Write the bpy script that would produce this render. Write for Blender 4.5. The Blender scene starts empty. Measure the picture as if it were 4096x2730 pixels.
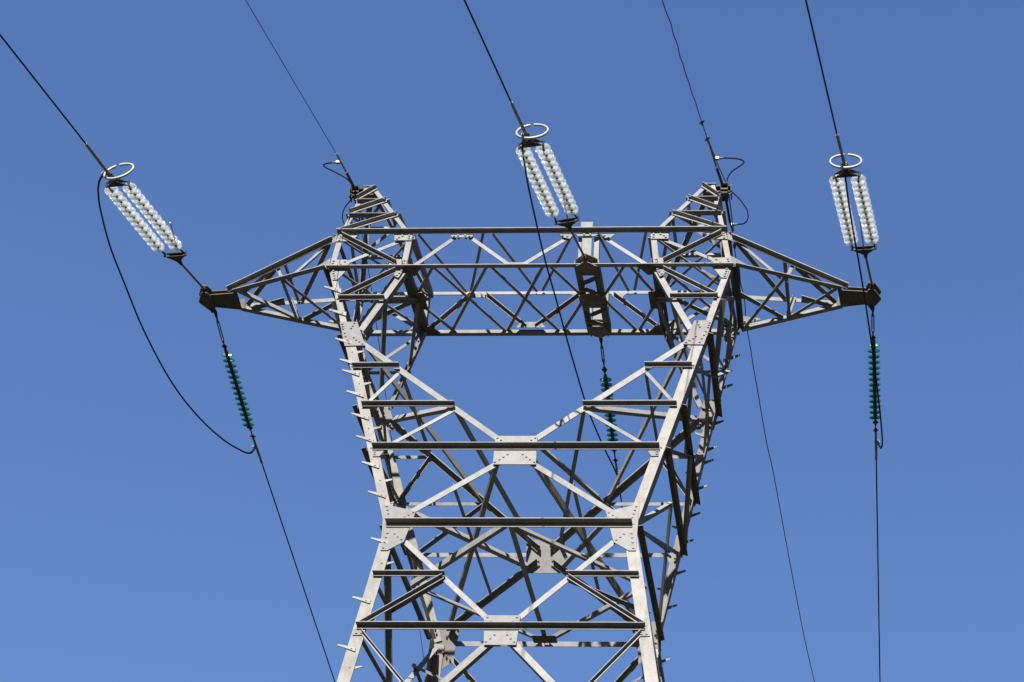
import bpy, math
from mathutils import Vector, Matrix

K = 1.25                      # metres per drawing unit of the tower
sc = bpy.context.scene
COL = sc.collection
PI = math.pi
V = Vector

# ------------------------------------------------------------------ materials
def nmat(name):
    m = bpy.data.materials.new(name); m.use_nodes = True
    nt = m.node_tree; nt.nodes.clear()
    out = nt.nodes.new('ShaderNodeOutputMaterial')
    return m, nt, out

def metal(name, c1, c2, rough=0.6, metallic=0.0, stain=None, scale=5.0, amount=0.5, spec=0.15):
    m, nt, out = nmat(name)
    b = nt.nodes.new('ShaderNodeBsdfPrincipled')
    b.inputs['Roughness'].default_value = rough
    b.inputs['Metallic'].default_value = metallic
    b.inputs['Specular IOR Level'].default_value = spec
    geo = nt.nodes.new('ShaderNodeNewGeometry')
    n1 = nt.nodes.new('ShaderNodeTexNoise'); n1.inputs['Scale'].default_value = scale
    n1.inputs['Detail'].default_value = 7.0; n1.inputs['Roughness'].default_value = 0.68
    nt.links.new(geo.outputs['Position'], n1.inputs['Vector'])
    r1 = nt.nodes.new('ShaderNodeValToRGB')
    r1.color_ramp.elements[0].position = 0.36; r1.color_ramp.elements[0].color = (*c1, 1)
    r1.color_ramp.elements[1].position = 0.64; r1.color_ramp.elements[1].color = (*c2, 1)
    nt.links.new(n1.outputs['Fac'], r1.inputs['Fac'])
    col = r1.outputs['Color']
    if stain:
        mp = nt.nodes.new('ShaderNodeMapping'); mp.inputs['Scale'].default_value = (7.0, 7.0, 1.1)
        nt.links.new(geo.outputs['Position'], mp.inputs['Vector'])
        n2 = nt.nodes.new('ShaderNodeTexNoise'); n2.inputs['Scale'].default_value = 1.3
        n2.inputs['Detail'].default_value = 6.0
        nt.links.new(mp.outputs['Vector'], n2.inputs['Vector'])
        r2 = nt.nodes.new('ShaderNodeValToRGB')
        r2.color_ramp.elements[0].position = 0.55; r2.color_ramp.elements[0].color = (0, 0, 0, 1)
        r2.color_ramp.elements[1].position = 0.78; r2.color_ramp.elements[1].color = (amount,)*3 + (1,)
        nt.links.new(n2.outputs['Fac'], r2.inputs['Fac'])
        mx = nt.nodes.new('ShaderNodeMix'); mx.data_type = 'RGBA'
        nt.links.new(r2.outputs['Color'], mx.inputs['Factor'])
        nt.links.new(col, mx.inputs['A']); mx.inputs['B'].default_value = (*stain, 1)
        col = mx.outputs['Result']
    oi = nt.nodes.new('ShaderNodeObjectInfo'); mr = nt.nodes.new('ShaderNodeMapRange')
    mr.inputs['To Min'].default_value = 0.86; mr.inputs['To Max'].default_value = 1.13
    nt.links.new(oi.outputs['Random'], mr.inputs['Value'])
    hv = nt.nodes.new('ShaderNodeHueSaturation'); nt.links.new(mr.outputs[0], hv.inputs['Value']); nt.links.new(col, hv.inputs['Color'])
    nt.links.new(hv.outputs['Color'], b.inputs['Base Color'])
    n3 = nt.nodes.new('ShaderNodeTexNoise'); n3.inputs['Scale'].default_value = 60
    nt.links.new(geo.outputs['Position'], n3.inputs['Vector'])
    bp = nt.nodes.new('ShaderNodeBump'); bp.inputs['Strength'].default_value = 0.12
    bp.inputs['Distance'].default_value = 0.01
    nt.links.new(n3.outputs['Fac'], bp.inputs['Height']); nt.links.new(bp.outputs['Normal'], b.inputs['Normal'])
    nt.links.new(b.outputs['BSDF'], out.inputs['Surface'])
    return m

def glass(name, tint, body, transp, gloss, rough=0.12):
    m, nt, out = nmat(name)
    tr = nt.nodes.new('ShaderNodeBsdfTransparent'); tr.inputs['Color'].default_value = (*tint, 1)
    df = nt.nodes.new('ShaderNodeBsdfDiffuse'); df.inputs['Color'].default_value = (*body, 1)
    tl = nt.nodes.new('ShaderNodeBsdfTranslucent'); tl.inputs['Color'].default_value = (*body, 1)
    gl = nt.nodes.new('ShaderNodeBsdfGlossy'); gl.inputs['Roughness'].default_value = rough
    gl.inputs['Color'].default_value = (0.9, 0.92, 0.92, 1)
    lw = nt.nodes.new('ShaderNodeLayerWeight'); lw.inputs['Blend'].default_value = 0.35
    a = nt.nodes.new('ShaderNodeMixShader'); a.inputs[0].default_value = 0.5
    nt.links.new(df.outputs[0], a.inputs[1]); nt.links.new(tl.outputs[0], a.inputs[2])
    b = nt.nodes.new('ShaderNodeMixShader'); b.inputs[0].default_value = transp
    nt.links.new(a.outputs[0], b.inputs[1]); nt.links.new(tr.outputs[0], b.inputs[2])
    mt = nt.nodes.new('ShaderNodeMath'); mt.operation = 'MULTIPLY_ADD'
    mt.inputs[1].default_value = gloss; mt.inputs[2].default_value = 0.05
    nt.links.new(lw.outputs['Facing'], mt.inputs[0])
    c = nt.nodes.new('ShaderNodeMixShader')
    nt.links.new(mt.outputs[0], c.inputs[0])
    nt.links.new(b.outputs[0], c.inputs[1]); nt.links.new(gl.outputs[0], c.inputs[2])
    nt.links.new(c.outputs[0], out.inputs['Surface'])
    return m

STEEL = metal('galvanised_steel', (0.143, 0.138, 0.133), (0.192, 0.186, 0.178), 0.62, 0.0, (0.161, 0.12, 0.0797), 6.0, 0.4)
LEG = metal('weathered_leg_steel', (0.147, 0.137, 0.126), (0.2, 0.192, 0.179), 0.6, 0.0, (0.137, 0.0854, 0.0478), 4.0, 0.65)
PLATE = metal('gusset_steel', (0.122, 0.116, 0.109), (0.153, 0.148, 0.141), 0.55, 0.0, (0.122, 0.0956, 0.0699), 7.0, 0.4)
HARD = metal('dark_forged_steel', (0.0258, 0.022, 0.0168), (0.0491, 0.0426, 0.0336), 0.6, 0.2, (0.031, 0.0155, 0.00777), 9.0, 0.5)
MOUNT = metal('weathered_shaded_mount_steel', (0.064, 0.0567, 0.0451), (0.0984, 0.0897, 0.0754), 0.65, 0.0, (0.0581, 0.0377, 0.0203), 7.0, 0.6)  # base colour darkened to carry underside shade, with brown staining over it
HANG = metal('hanger_steel', (0.102, 0.0907, 0.0722), (0.157, 0.144, 0.121), 0.65, 0.0, (0.093, 0.0603, 0.0325), 7.0, 0.6)
ROD = metal('grey_rod_steel', (0.11, 0.106, 0.0934), (0.161, 0.153, 0.14), 0.5, 0.3, None, 12.0)
ALU = metal('aluminium_clamp', (0.144, 0.136, 0.115), (0.221, 0.208, 0.186), 0.45, 0.3, (0.0849, 0.0637, 0.0424), 14.0, 0.5)
BRIGHT = metal('bright_aluminium', (0.118, 0.118, 0.115), (0.149, 0.149, 0.145), 0.4, 0.2, None, 14.0)
RING = metal('ring_aluminium', (0.223, 0.223, 0.215), (0.274, 0.269, 0.261), 0.42, 0.1, None, 10.0)
WIRE = metal('dark_conductor', (0.00664, 0.00627, 0.00701), (0.0148, 0.0133, 0.0133), 0.55, 0.2, None, 20.0)
CAP = metal('dark_disc_cap', (0.0129, 0.0111, 0.00886), (0.0295, 0.0229, 0.0166), 0.5, 0.2, (0.0517, 0.0258, 0.0111), 30.0, 0.6)
CEM = metal('olive_disc_cap', (0.0678, 0.0595, 0.0361), (0.115, 0.0997, 0.0637), 0.55, 0.1, (0.0509, 0.0339, 0.017), 30.0, 0.5)
ORANGE = metal('orange_paint', (0.203, 0.059, 0.0258), (0.251, 0.0886, 0.0443), 0.6, 0.0, None, 20.0)
CLEAR = glass('clear_glass', (0.95, 0.97, 0.97), (0.92, 0.90, 0.86), 0.70, 0.45, 0.07)
GREEN = glass('green_glass', (0.26, 0.64, 0.60), (0.022, 0.145, 0.128), 0.52, 0.18, 0.3)
CONC = metal('concrete', (0.111, 0.107, 0.0996), (0.155, 0.151, 0.144), 0.9, 0.0, None, 8.0)

# ------------------------------------------------------------------ mesh builder
class MB:
    def __init__(s): s.v = []; s.f = []; s.sm = []
    def add(s, vs, fs, smooth=False):
        n = len(s.v); s.v += [tuple(x) for x in vs]
        s.f += [[i+n for i in f] for f in fs]; s.sm += [smooth]*len(fs)
    def prism(s, prof, p, q):            # prof: list of offset vectors; extruded from p to q
        n = len(prof)
        vs = [p+o for o in prof]+[q+o for o in prof]
        fs = [[i, (i+1) % n, n+(i+1) % n, n+i] for i in range(n)]
        fs += [list(range(n))[::-1], list(range(n, 2*n))]
        s.add(vs, fs)
    def angle(s, p, q, e1, e2, w1, w2, t):
        p = V(p); q = V(q); a = (q-p).normalized()
        e1 = V(e1); e1 = (e1-a*e1.dot(a)).normalized()
        e2 = V(e2); e2 = e2-a*e2.dot(a); e2 = (e2-e1*e2.dot(e1)).normalized()
        prof = [e1*x+e2*y for x, y in ((0, 0), (w1, 0), (w1, t), (t, t), (t, w2), (0, w2))]
        n = 6; vs = [p+o for o in prof]+[q+o for o in prof]
        fs = [[i, (i+1) % n, n+(i+1) % n, n+i] for i in range(n)]
        fs += [[0, 1, 2, 3], [0, 3, 4, 5], [n, n+1, n+2, n+3], [n, n+3, n+4, n+5]]
        s.add(vs, fs)
    def slab(s, pts, n, t):              # polygon with thickness along n
        n = V(n).normalized(); pts = [V(x) for x in pts]
        s.prism2(pts, n*t)
    def prism2(s, pts, d):
        n = len(pts); vs = pts+[x+d for x in pts]
        fs = [[i, (i+1) % n, n+(i+1) % n, n+i] for i in range(n)]
        fs += [list(range(n))[::-1], list(range(n, 2*n))]
        s.add(vs, fs)
    def box(s, c, x, y, z):              # centre and three half-axis vectors
        c = V(c); x = V(x); y = V(y); z = V(z)
        s.prism2([c-x-y-z, c+x-y-z, c+x+y-z, c-x+y-z], z*2)
    def tube(s, pts, r, n=8, smooth=True):
        pts = [V(p) for p in pts]; m = len(pts); rs = r if isinstance(r, (list, tuple)) else [r]*m
        up = V((0, 0, 1)); vs = []
        for i, p in enumerate(pts):
            d = (pts[min(i+1, m-1)]-pts[max(i-1, 0)]).normalized()
            x = d.cross(up)
            if x.length < 1e-3: x = d.cross(V((1, 0, 0)))
            x.normalize(); y = x.cross(d)
            for k in range(n):
                a = 2*PI*k/n; vs.append(p+(x*math.cos(a)+y*math.sin(a))*rs[i])
        fs = []
        for i in range(m-1):
            for k in range(n):
                fs.append([i*n+k, i*n+(k+1) % n, (i+1)*n+(k+1) % n, (i+1)*n+k])
        s.add(vs, fs, smooth)
        s.add(vs[:n], [list(range(n))[::-1]]); s.add(vs[-n:], [list(range(n))])
    def lathe(s, prof, n=20, closed=False):   # about local z
        m = len(prof); vs = []
        for r, z in prof:
            for k in range(n):
                a = 2*PI*k/n; vs.append((r*math.cos(a), r*math.sin(a), z))
        fs = []
        for i in range(m-1 if not closed else m):
            j = (i+1) % m
            for k in range(n):
                fs.append([i*n+k, i*n+(k+1) % n, j*n+(k+1) % n, j*n+k])
        s.add(vs, fs, True)
    def bolt(s, c, n, r=0.0165, h=0.0115, sq=0.75):
        c = V(c); n = V(n).normalized(); x = V((1, 0, 0)) if abs(n.x) < .7 else V((0, 1, 0))
        x = (x-n*x.dot(n)).normalized(); y = n.cross(x)
        s.prism2([c+x*r*math.cos(k*PI/3)+y*r*sq*math.sin(k*PI/3) for k in range(6)], n*h)
    def mesh(s, name, mat, org):
        me = bpy.data.meshes.new(name)
        me.from_pydata([tuple((V(x)-org)*K) for x in s.v], [], s.f); me.validate()
        import bmesh
        bm = bmesh.new(); bm.from_mesh(me); bmesh.ops.recalc_face_normals(bm, faces=bm.faces)
        for f, k in zip(bm.faces, s.sm): f.smooth = k
        bm.to_mesh(me); bm.free()
        me.materials.append(mat)
        return me

def build(name, mb, mat, parent=None):
    lo = V([min(x[i] for x in mb.v) for i in range(3)]); hi = V([max(x[i] for x in mb.v) for i in range(3)])
    org = (lo+hi)/2
    o = bpy.data.objects.new(name, mb.mesh(name, mat, org)); COL.objects.link(o)
    wl = org*K
    if parent:
        o.parent = parent; o.location = wl-wloc(parent)
    else: o.location = wl
    return o
def wloc(o):
    p = V(o.location)
    while o.parent: o = o.parent; p = p+V(o.location)
    return p
def thing(name, label, cat, loc, group=None):
    o = bpy.data.objects.new(name, None); COL.objects.link(o); o.empty_display_size = 0.3
    o.location = V(loc)*K; o['label'] = label; o['category'] = cat
    if group: o['group'] = group
    return o
def tag(o, label, cat, group=None):
    o['label'] = label; o['category'] = cat
    if group: o['group'] = group
    return o

# ------------------------------------------------------------------ tower frame of reference
H = 0.512; D0 = 0.609; DT = 0.556; TX = 2.89; IT = 1.769; IB = 1.84
ZW, WX, WY = -4.367, 1.8105, 1.4254
Z6, V6, DV6 = -6.044, 2.1174, 1.7712
GZ = -21.85
Z0, Z1, Z2, Z3, Z5, ZG = -0.567, -1.730, -2.387, -3.102, -5.185, -1.18
def lerp(a, b, t): return a+(b-a)*t
def X(z):
    if z >= 0: return lerp(3.0, TX, z/H)
    if z > ZW: return lerp(3.0, WX, z/ZW)
    return lerp(WX, V6, (z-ZW)/(Z6-ZW))
def Y(z):
    if z >= 0: return lerp(D0, DT, z/H)
    if z > ZW: return lerp(D0, WY, z/ZW)
    return lerp(WY, DV6, (z-ZW)/(Z6-ZW))
def NF(z, c):                       # outward normal of the front (c=-1) or back (c=+1) face
    e = 0.01; k = (Y(z+e)-Y(z-e))/(2*e)
    return V((0, c, -k)).normalized()
def NS(z, s):
    e = 0.01; k = (X(z+e)-X(z-e))/(2*e)
    return V((s, 0, -k)).normalized()
def PF(x, z, c, off=0.0): return V((x, c*Y(z), z))+NF(z, c)*off
def PS(s, f, z, off=0.0): return V((s*X(z), f*Y(z), z))+NS(z, s)*off   # f: -1 front leg .. +1 back leg

tower = thing('lattice_tower', 'tall grey steel lattice tower with wide crossarm, two peaks and V-shaped window', 'pylon', (0, 0, GZ))
cnt = [0]
def jit():
    cnt[0] += 1; return (cnt[0] % 7)*0.0007
def brace(name, p, q, N, w, edge=1, out=-1, off=0.0, t=0.009, w2=None, mat=STEEL, parent=None):
    """angle bar: flat leg in the face with normal N, second leg at its upper (edge=1) or lower edge, turned out or in"""
    p = V(p); q = V(q); N = V(N).normalized(); a = (q-p).normalized()
    N = (N-a*N.dot(a)).normalized(); u = N.cross(a)
    if u.z < 0: u = -u
    o = N*(off+(jit() if out > 0 else -jit()))
    mb = MB()
    mb.angle(p+u*edge*w/2+o, q+u*edge*w/2+o, -u*edge, N*out, w*(.92 if out > 0 else 1), w2 or (w*1.25 if out > 0 else w), t)
    return build(name, mb, mat, parent or tower)
def gusset(pts, c, bolts=(), off=0.0015, t=0.012, nuts=True, name='gusset_plate', parent=None):
    mb = MB(); P = [PF(x, z, c, off) for x, z in pts]
    n = NF(sum(z for x, z in pts)/len(pts), c)
    mb.slab(P, n, t)
    for x, z in bolts:
        b = PF(x, z, c, off+t); mb.bolt(b, n)
        if nuts: mb.bolt(PF(x, z, c, -0.011), -n, 0.015, 0.03)
    return build(name, mb, PLATE, parent or tower)
def girt(x0, x1, z, c, w, t=0.011, name='horizontal_girt', bolts=()):
    n = NF(z-0.02, c); off = 0.0155+jit()
    mb = MB()
    p = PF(x0, z, c, off); q = PF(x1, z, c, off)
    d = V((0, 0, -1)); d = (d-n*d.dot(n)).normalized()
    mb.angle(p, q, d, n, w*.95, w*1.3, t)
    for x in bolts: mb.bolt(PF(x, z-w*0.55, c, off+t), n, 0.012, 0.010)
    return build(name, mb, STEEL, tower)

# ---------------- legs, climbing pegs
PEGL = [-.34, -.74, -1.235, -1.59, -1.77, -2.13, -2.507, -2.884, -3.317, -3.805, -4.57, -5.537, -6.31, -6.95]
PEGR = [-.09, -1.08, -1.44, -1.98, -2.73, -3.60, -4.96, -5.90, -6.65]
for c in (-1, 1):
    for s in (-1, 1):
        mb = MB()
        inx = V((-s, 0, 0)); iny = V((0, -c, 0))
        for za, zb, w, t in ((H+0.03, 0.0, .080, .010), (0.0, -1.05, .092, .011), (-1.0, ZW, .148, .013), (ZW, -9.0, .185, .014), (-9.0, GZ+0.15, .2, .015)):
            mb.angle((s*X(za), c*Y(za), za), (s*X(zb), c*Y(zb), zb), inx, iny, w, w, t)
        leg = build('main_leg', mb, LEG, tower)
        if c == s:       # front left and back right legs carry the climbing pegs
            k = -s       # +1 on the front-left leg: outside is -x
            for z in PEGL:
                h = s*X(z-.03); mb = MB()
                pts = [(h+s*.135, z+.012), (h+s*.135, z-.010), (h-s*.125, z-.105), (h-s*.125, z-.040), (h-s*.02, z-.022)]
                n = NF(z, c); mb.slab([PF(x, zz, c, .0025) for x, zz in pts], n, .014)
                b = PF(h-s*.065, z-.06, c, .0165); mb.bolt(b, n, .012, .010)
                build('climbing_peg', mb, LEG, leg)
            for z in PEGR:
                w = .148 if z > ZW else .185
                if z > -1: w = .092
                h = s*X(z)-s*w; mb = MB()
                pts = [(h+s*.07, z-.035), (h+s*.07, z+.012), (h-s*.105, z+.032), (h-s*.105, z+.012), (h-s*.0, z-.022)]
                mb.slab([PF(x, zz, c, -.014) for x, zz in pts], NF(z, c), -.012)
                n = NF(z, c); mb.bolt(PF(h+s*.065, z-.01, c, .0), n, .012, .010)
                build('climbing_peg', mb, LEG, leg)
        mb = MB(); mb.box((s*X(GZ), c*Y(GZ), GZ-.05), (.35, 0, 0), (0, .35, 0), (0, 0, .25))
        build('concrete_footing', mb, CONC, tower)
# orange paint mark on the front right leg
mb = MB()
for za, zb, d0, d1 in ((-4.03, -4.23, .0, .028), (-4.07, -4.27, .034, .052)):
    mb.slab([V((X(za)+.002, -Y(za)+d0+.002, za)), V((X(za)+.002, -Y(za)+d1, za)), V((X(zb)+.002, -Y(zb)+d1, zb)), V((X(zb)+.002, -Y(zb)+d0+.002, zb))], (1, 0, 0), .002)
build('paint_mark', mb, ORANGE, tower)

# ---------------- front and back faces
for c in (-1, 1):
    N0 = NF(.2, c); N1 = NF(-2, c); N2 = NF(-6, c)
    # crossbeam chords
    for nm, z, w, x, dz in (('top', H+.060, .056, TX+.01, -1), ('bottom', -.024, .064, 3.02, 1)):
        mb = MB(); off = .0155
        n = V((0, c, 0))
        yz = Y(min(z, H)) if z > 0 else D0
        mb.angle((-x, c*(yz+off), z), (x, c*(yz+off), z), (0, 0, dz), n, w*(.76 if z > 0 else .74), w, .009)
        for xb in [-2.86, -2.72, -2.6, -2.3, -1.9, -1.75, -1.2, -1.13, -1.05, -.95, -.88, .5, .58, .7, .8, .92, 1.0, 1.1, 1.18, 1.75, 1.9, 2.35, 2.5, 2.65, 2.78]:
            mb.bolt((xb, c*(yz+off+.011), z+dz*w*(.42 if z > 0 else .5)), n, .012, .010)
        build('crossbeam_chord', mb, STEEL, tower)
    # full-width girts and centre plates
    girt(-X(Z3)+.07, X(Z3)-.07, Z3+.035, c, .062, .012, bolts=[-2.0, -1.92, -.3, -.18, -.06, .06, .18, .3, 1.92, 2.0])
    girt(-X(ZW)+.03, X(ZW)-.05, ZW+.04, c, .075, .013, bolts=[-1.72, -1.6, -1.5, 0, .1, -.1, 1.5, 1.6, 1.72])
    girt(-X(Z6)+.06, X(Z6)-.09, Z6+.04, c, .064, .012, bolts=[-2.03, -1.92, -.24, -.12, 0, .12, .24, 1.92, 2.03])
    for s in (-1, 1):
        girt(s*(X(Z0)-.05), s*2.11, Z0+.025, c, .042, bolts=[s*2.75, s*2.15])
        girt(s*(X(Z1)-.04), s*1.80, Z1+.025, c, .046, bolts=[s*2.47, s*1.83])
        girt(s*(X(Z2)-.05), s*.935, Z2+.03, c, .048, bolts=[s*2.28, s*.97])
        girt(s*(X(Z5)-.06), s*.87, Z5+.03, c, .050, bolts=[s*1.88, s*.92])
        # main diagonals
        brace('main_diagonal', PF(s*1.87, -.03, c), PF(s*2.43, -1.06, c), NF(-.5, c), .088, -1, -1, -.012, .011, .075)
        brace('main_diagonal', PF(s*2.43, -1.262, c), PF(s*.10, -3.038, c), N1, .084, 1, -1, -.013, .011)
        brace('main_diagonal', PF(s*.11, -3.216, c), PF(s*1.52, -4.157, c), N1, .080, 1, -1, -.013, .011)
        brace('main_diagonal', PF(s*1.50, -4.60, c), PF(s*.17, -5.90, c), N2, .078, 1, -1, -.014, .011)
        brace('main_diagonal', PF(s*.14, -6.20, c), PF(s*2.46, -8.70, c), N2, .098, -1, -1, -.015, .012, .07)
        # redundant members
        brace('redundant_brace', PF(s*1.79, -1.75, c), PF(s*2.32, -2.385, c), N1, .050, 1, -1, -.024)
        brace('redundant_brace', PF(s*.95, -2.41, c), PF(s*1.98, -3.075, c), N1, .050, 1, -1, -.024)
        brace('redundant_brace', PF(s*.89, -5.205, c), PF(s*2.02, -5.985, c), N2, .046, 1, 1, .003)
        brace('redundant_brace', PF(s*2.0, -6.09, c), PF(s*1.1, -7.2, c), N2, .046, 1, 1, .003)
        brace('redundant_brace', PF(s*2.80, -.545, c), PF(s*1.98, -.075, c), NF(-.3, c), .044, 1, 1, .006)
        # inner column of the crossbeam and its panel
        mb = MB(); mb.angle((s*IT, c*Y(H), H), (s*IB, c*Y(0), .0), (s, 0, 0), (0, -c, 0), .085, .085, .011)
        build('inner_column', mb, STEEL, tower)
        brace('panel_brace', PF(s*2.83, .50, c), PF(s*1.99, .045, c), N0, .046, 1, 1, .0165)
        brace('panel_brace', PF(s*2.82, .07, c), PF(s*1.86, .485, c), N0, .046, 1, -1, -.012)
        # plates
        gusset([(s*2.752, -.945), (s*2.487, -.950), (s*2.338, -1.352), (s*2.642, -1.360)], c,
               [(s*2.71, -.99), (s*2.70, -1.03), (s*2.69, -1.07), (s*2.66, -1.14), (s*2.64, -1.20), (s*2.61, -1.26), (s*2.58, -1.32), (s*2.53, -.97), (s*2.55, -1.02), (s*2.57, -1.06), (s*2.52, -1.22), (s*2.48, -1.26), (s*2.43, -1.29), (s*2.385, -1.325)])
        gusset([(s*1.845, -4.03), (s*1.765, -4.03), (s*1.37, -4.13), (s*1.507, -4.63), (s*1.733, -4.77), (s*1.833, -4.77), (s*1.838, -4.42)], c,
               [(s*1.80, -4.05), (s*1.785, -4.11), (s*1.77, -4.17), (s*1.75, -4.23), (s*1.41, -4.15), (s*1.47, -4.19), (s*1.53, -4.225), (s*1.59, -4.26), (s*1.755, -4.49), (s*1.77, -4.56), (s*1.78, -4.64), (s*1.795, -4.73), (s*1.65, -4.50), (s*1.60, -4.55), (s*1.545, -4.595)])
        gusset([(s*2.08, -3.125), (s*1.91, -3.125), (s*1.975, -3.222), (s*2.075, -3.222)], c, [(s*2.05, -3.15), (s*2.05, -3.19)])
        gusset([(s*2.09, -6.05), (s*1.93, -6.05), (s*1.955, -6.15), (s*2.11, -6.15)], c, [(s*2.06, -6.12), (s*1.985, -6.12)])
        gusset([(s*2.88, .53), (s*2.57, .525), (s*2.70, .422), (s*2.91, .42)], c, [(s*2.85, .51), (s*2.86, .475), (s*2.865, .44)])
        gusset([(s*2.965, .125), (s*2.73, .12), (s*2.67, .02), (s*2.985, .02)], c, [(s*2.93, .1), (s*2.94, .065), (s*2.76, .09), (s*2.82, .05), (s*2.70, .05)])
        gusset([(s*2.968, -.02), (s*2.70, -.02), (s*2.845, -.215), (s*2.925, -.22)], c, [(s*2.92, -.07), (s*2.915, -.11), (s*2.905, -.15), (s*2.895, -.19)])
        gusset([(s*2.04, .53), (s*1.772, .53), (s*1.785, .43), (s*2.04, .43)], c, [(s*1.82, .46), (s*1.82, .5), (s*1.92, .5), (s*2.0, .455), (s*1.97, .48)])
        gusset([(s*2.09, .124), (s*1.832, .123), (s*1.835, .02), (s*2.10, .02)], c, [(s*1.87, .1), (s*1.88, .05)])
        gusset([(s*2.06, -.03), (s*1.86, -.03), (s*1.94, -.19), (s*1.99, -.165)], c, [(s*1.90, -.07), (s*1.93, -.11), (s*1.965, -.145)])
    gusset([(-.303, -2.887), (.303, -2.887), (.312, -3.357), (-.312, -3.357)], c,
           [(q*x, z) for q in (-1, 1) for x, z in ((.275, -2.92), (.22, -2.955), (.165, -2.99), (.285, -3.32), (.22, -3.28), (.165, -3.235), (.11, -3.195))])
    gusset([(-.258, -5.826), (.258, -5.826), (.230, -6.30), (-.230, -6.30)], c,
           [(q*x, z) for q in (-1, 1) for x, z in ((.21, -5.86), (.155, -5.92), (.09, -5.975), (.20, -6.25), (.145, -6.20), (.09, -6.14))])
    # crossbeam web
    for x0, z0, x1, z1 in ((-1.75, .025, -1.14, .495), (-.91, .495, -.29, .035), (-.13, .035, .56, .495), (1.06, .495, 1.75, .03)):
        brace('web_brace', PF(x0, z0, c), PF(x1, z1, c), N0, .052, 1, -1, -.012)
    gusset([(-1.215, .52), (-.855, .52), (-.885, .474), (-1.175, .474)], c, [(-1.15, .49), (-1.09, .50), (-.98, .50), (-.92, .49)], .001, .011)
    gusset([(-.44, .02), (.02, .02), (-.05, .10), (-.36, .10)], c, [(-.35, .05), (-.28, .07), (-.14, .07), (-.06, .05)], -.034, .010)
    gusset([(.40, .52), (.63, .52), (.58, .44), (.49, .46)], c, [(.47, .49), (.54, .475)], .001, .011)
    gusset([(1.02, .52), (1.26, .52), (1.18, .45), (1.10, .45)], c, [(1.09, .485), (1.15, .46)], .001, .011)
    gusset([(.65, .52), (1.02, .52), (.95, .485), (.70, .485)], c, [(.79, .505), (.88, .505)], .001, .010)

# ---------------- crossbeam bottom and top bracing, cross members
UP = V((0, 0, 1))
def flat(name, x0, y0, x1, y1, z, w=.052, up=1, mat=STEEL, t=.009):
    a = (V((x1, y1, z))-V((x0, y0, z))).normalized(); u = UP.cross(a); dz = jit()
    if u.y > 0: u = -u        # upright leg along the far edge
    mb = MB(); mb.angle(V((x0, y0, z+dz))-u*w/2, V((x1, y1, z+dz))-u*w/2, u, UP*up, w, w*(.5 if 'brace' in name else 1), t)
    return build(name, mb, mat, tower)
ye = .635
for i, (x0, y0, x1, y1) in enumerate(((-1.45, -ye, -.61, ye), (-.62, -ye, -1.45, ye), (-.59, -ye, .22, ye), (.22, -ye, -.58, ye),
        (-1.80, .10, -1.42, ye), (-1.80, -.10, -1.42, -ye), (.29, -ye, .67, -.08), (.67, .08, .29, ye),
        (1.42, -ye, 1.04, -.08), (1.04, .08, 1.42, ye), (1.47, -ye, 1.78, -.12), (1.78, .12, 1.47, ye))):
    flat('floor_brace', x0, y0, x1, y1, .004+.012*(i % 2), .046)
yt = .545
for i, (x0, y0, x1, y1) in enumerate(((-1.69, -yt, -1.22, yt), (-.72, -yt, -1.15, yt), (-.58, -yt, -.12, yt), (.62, -yt, -.04, yt), (.98, -yt, 1.30, yt), (1.70, -yt, 1.39, yt))):
    flat('roof_brace', x0, y0, x1, y1, H+.03+.012*(i % 2), .042)
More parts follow.
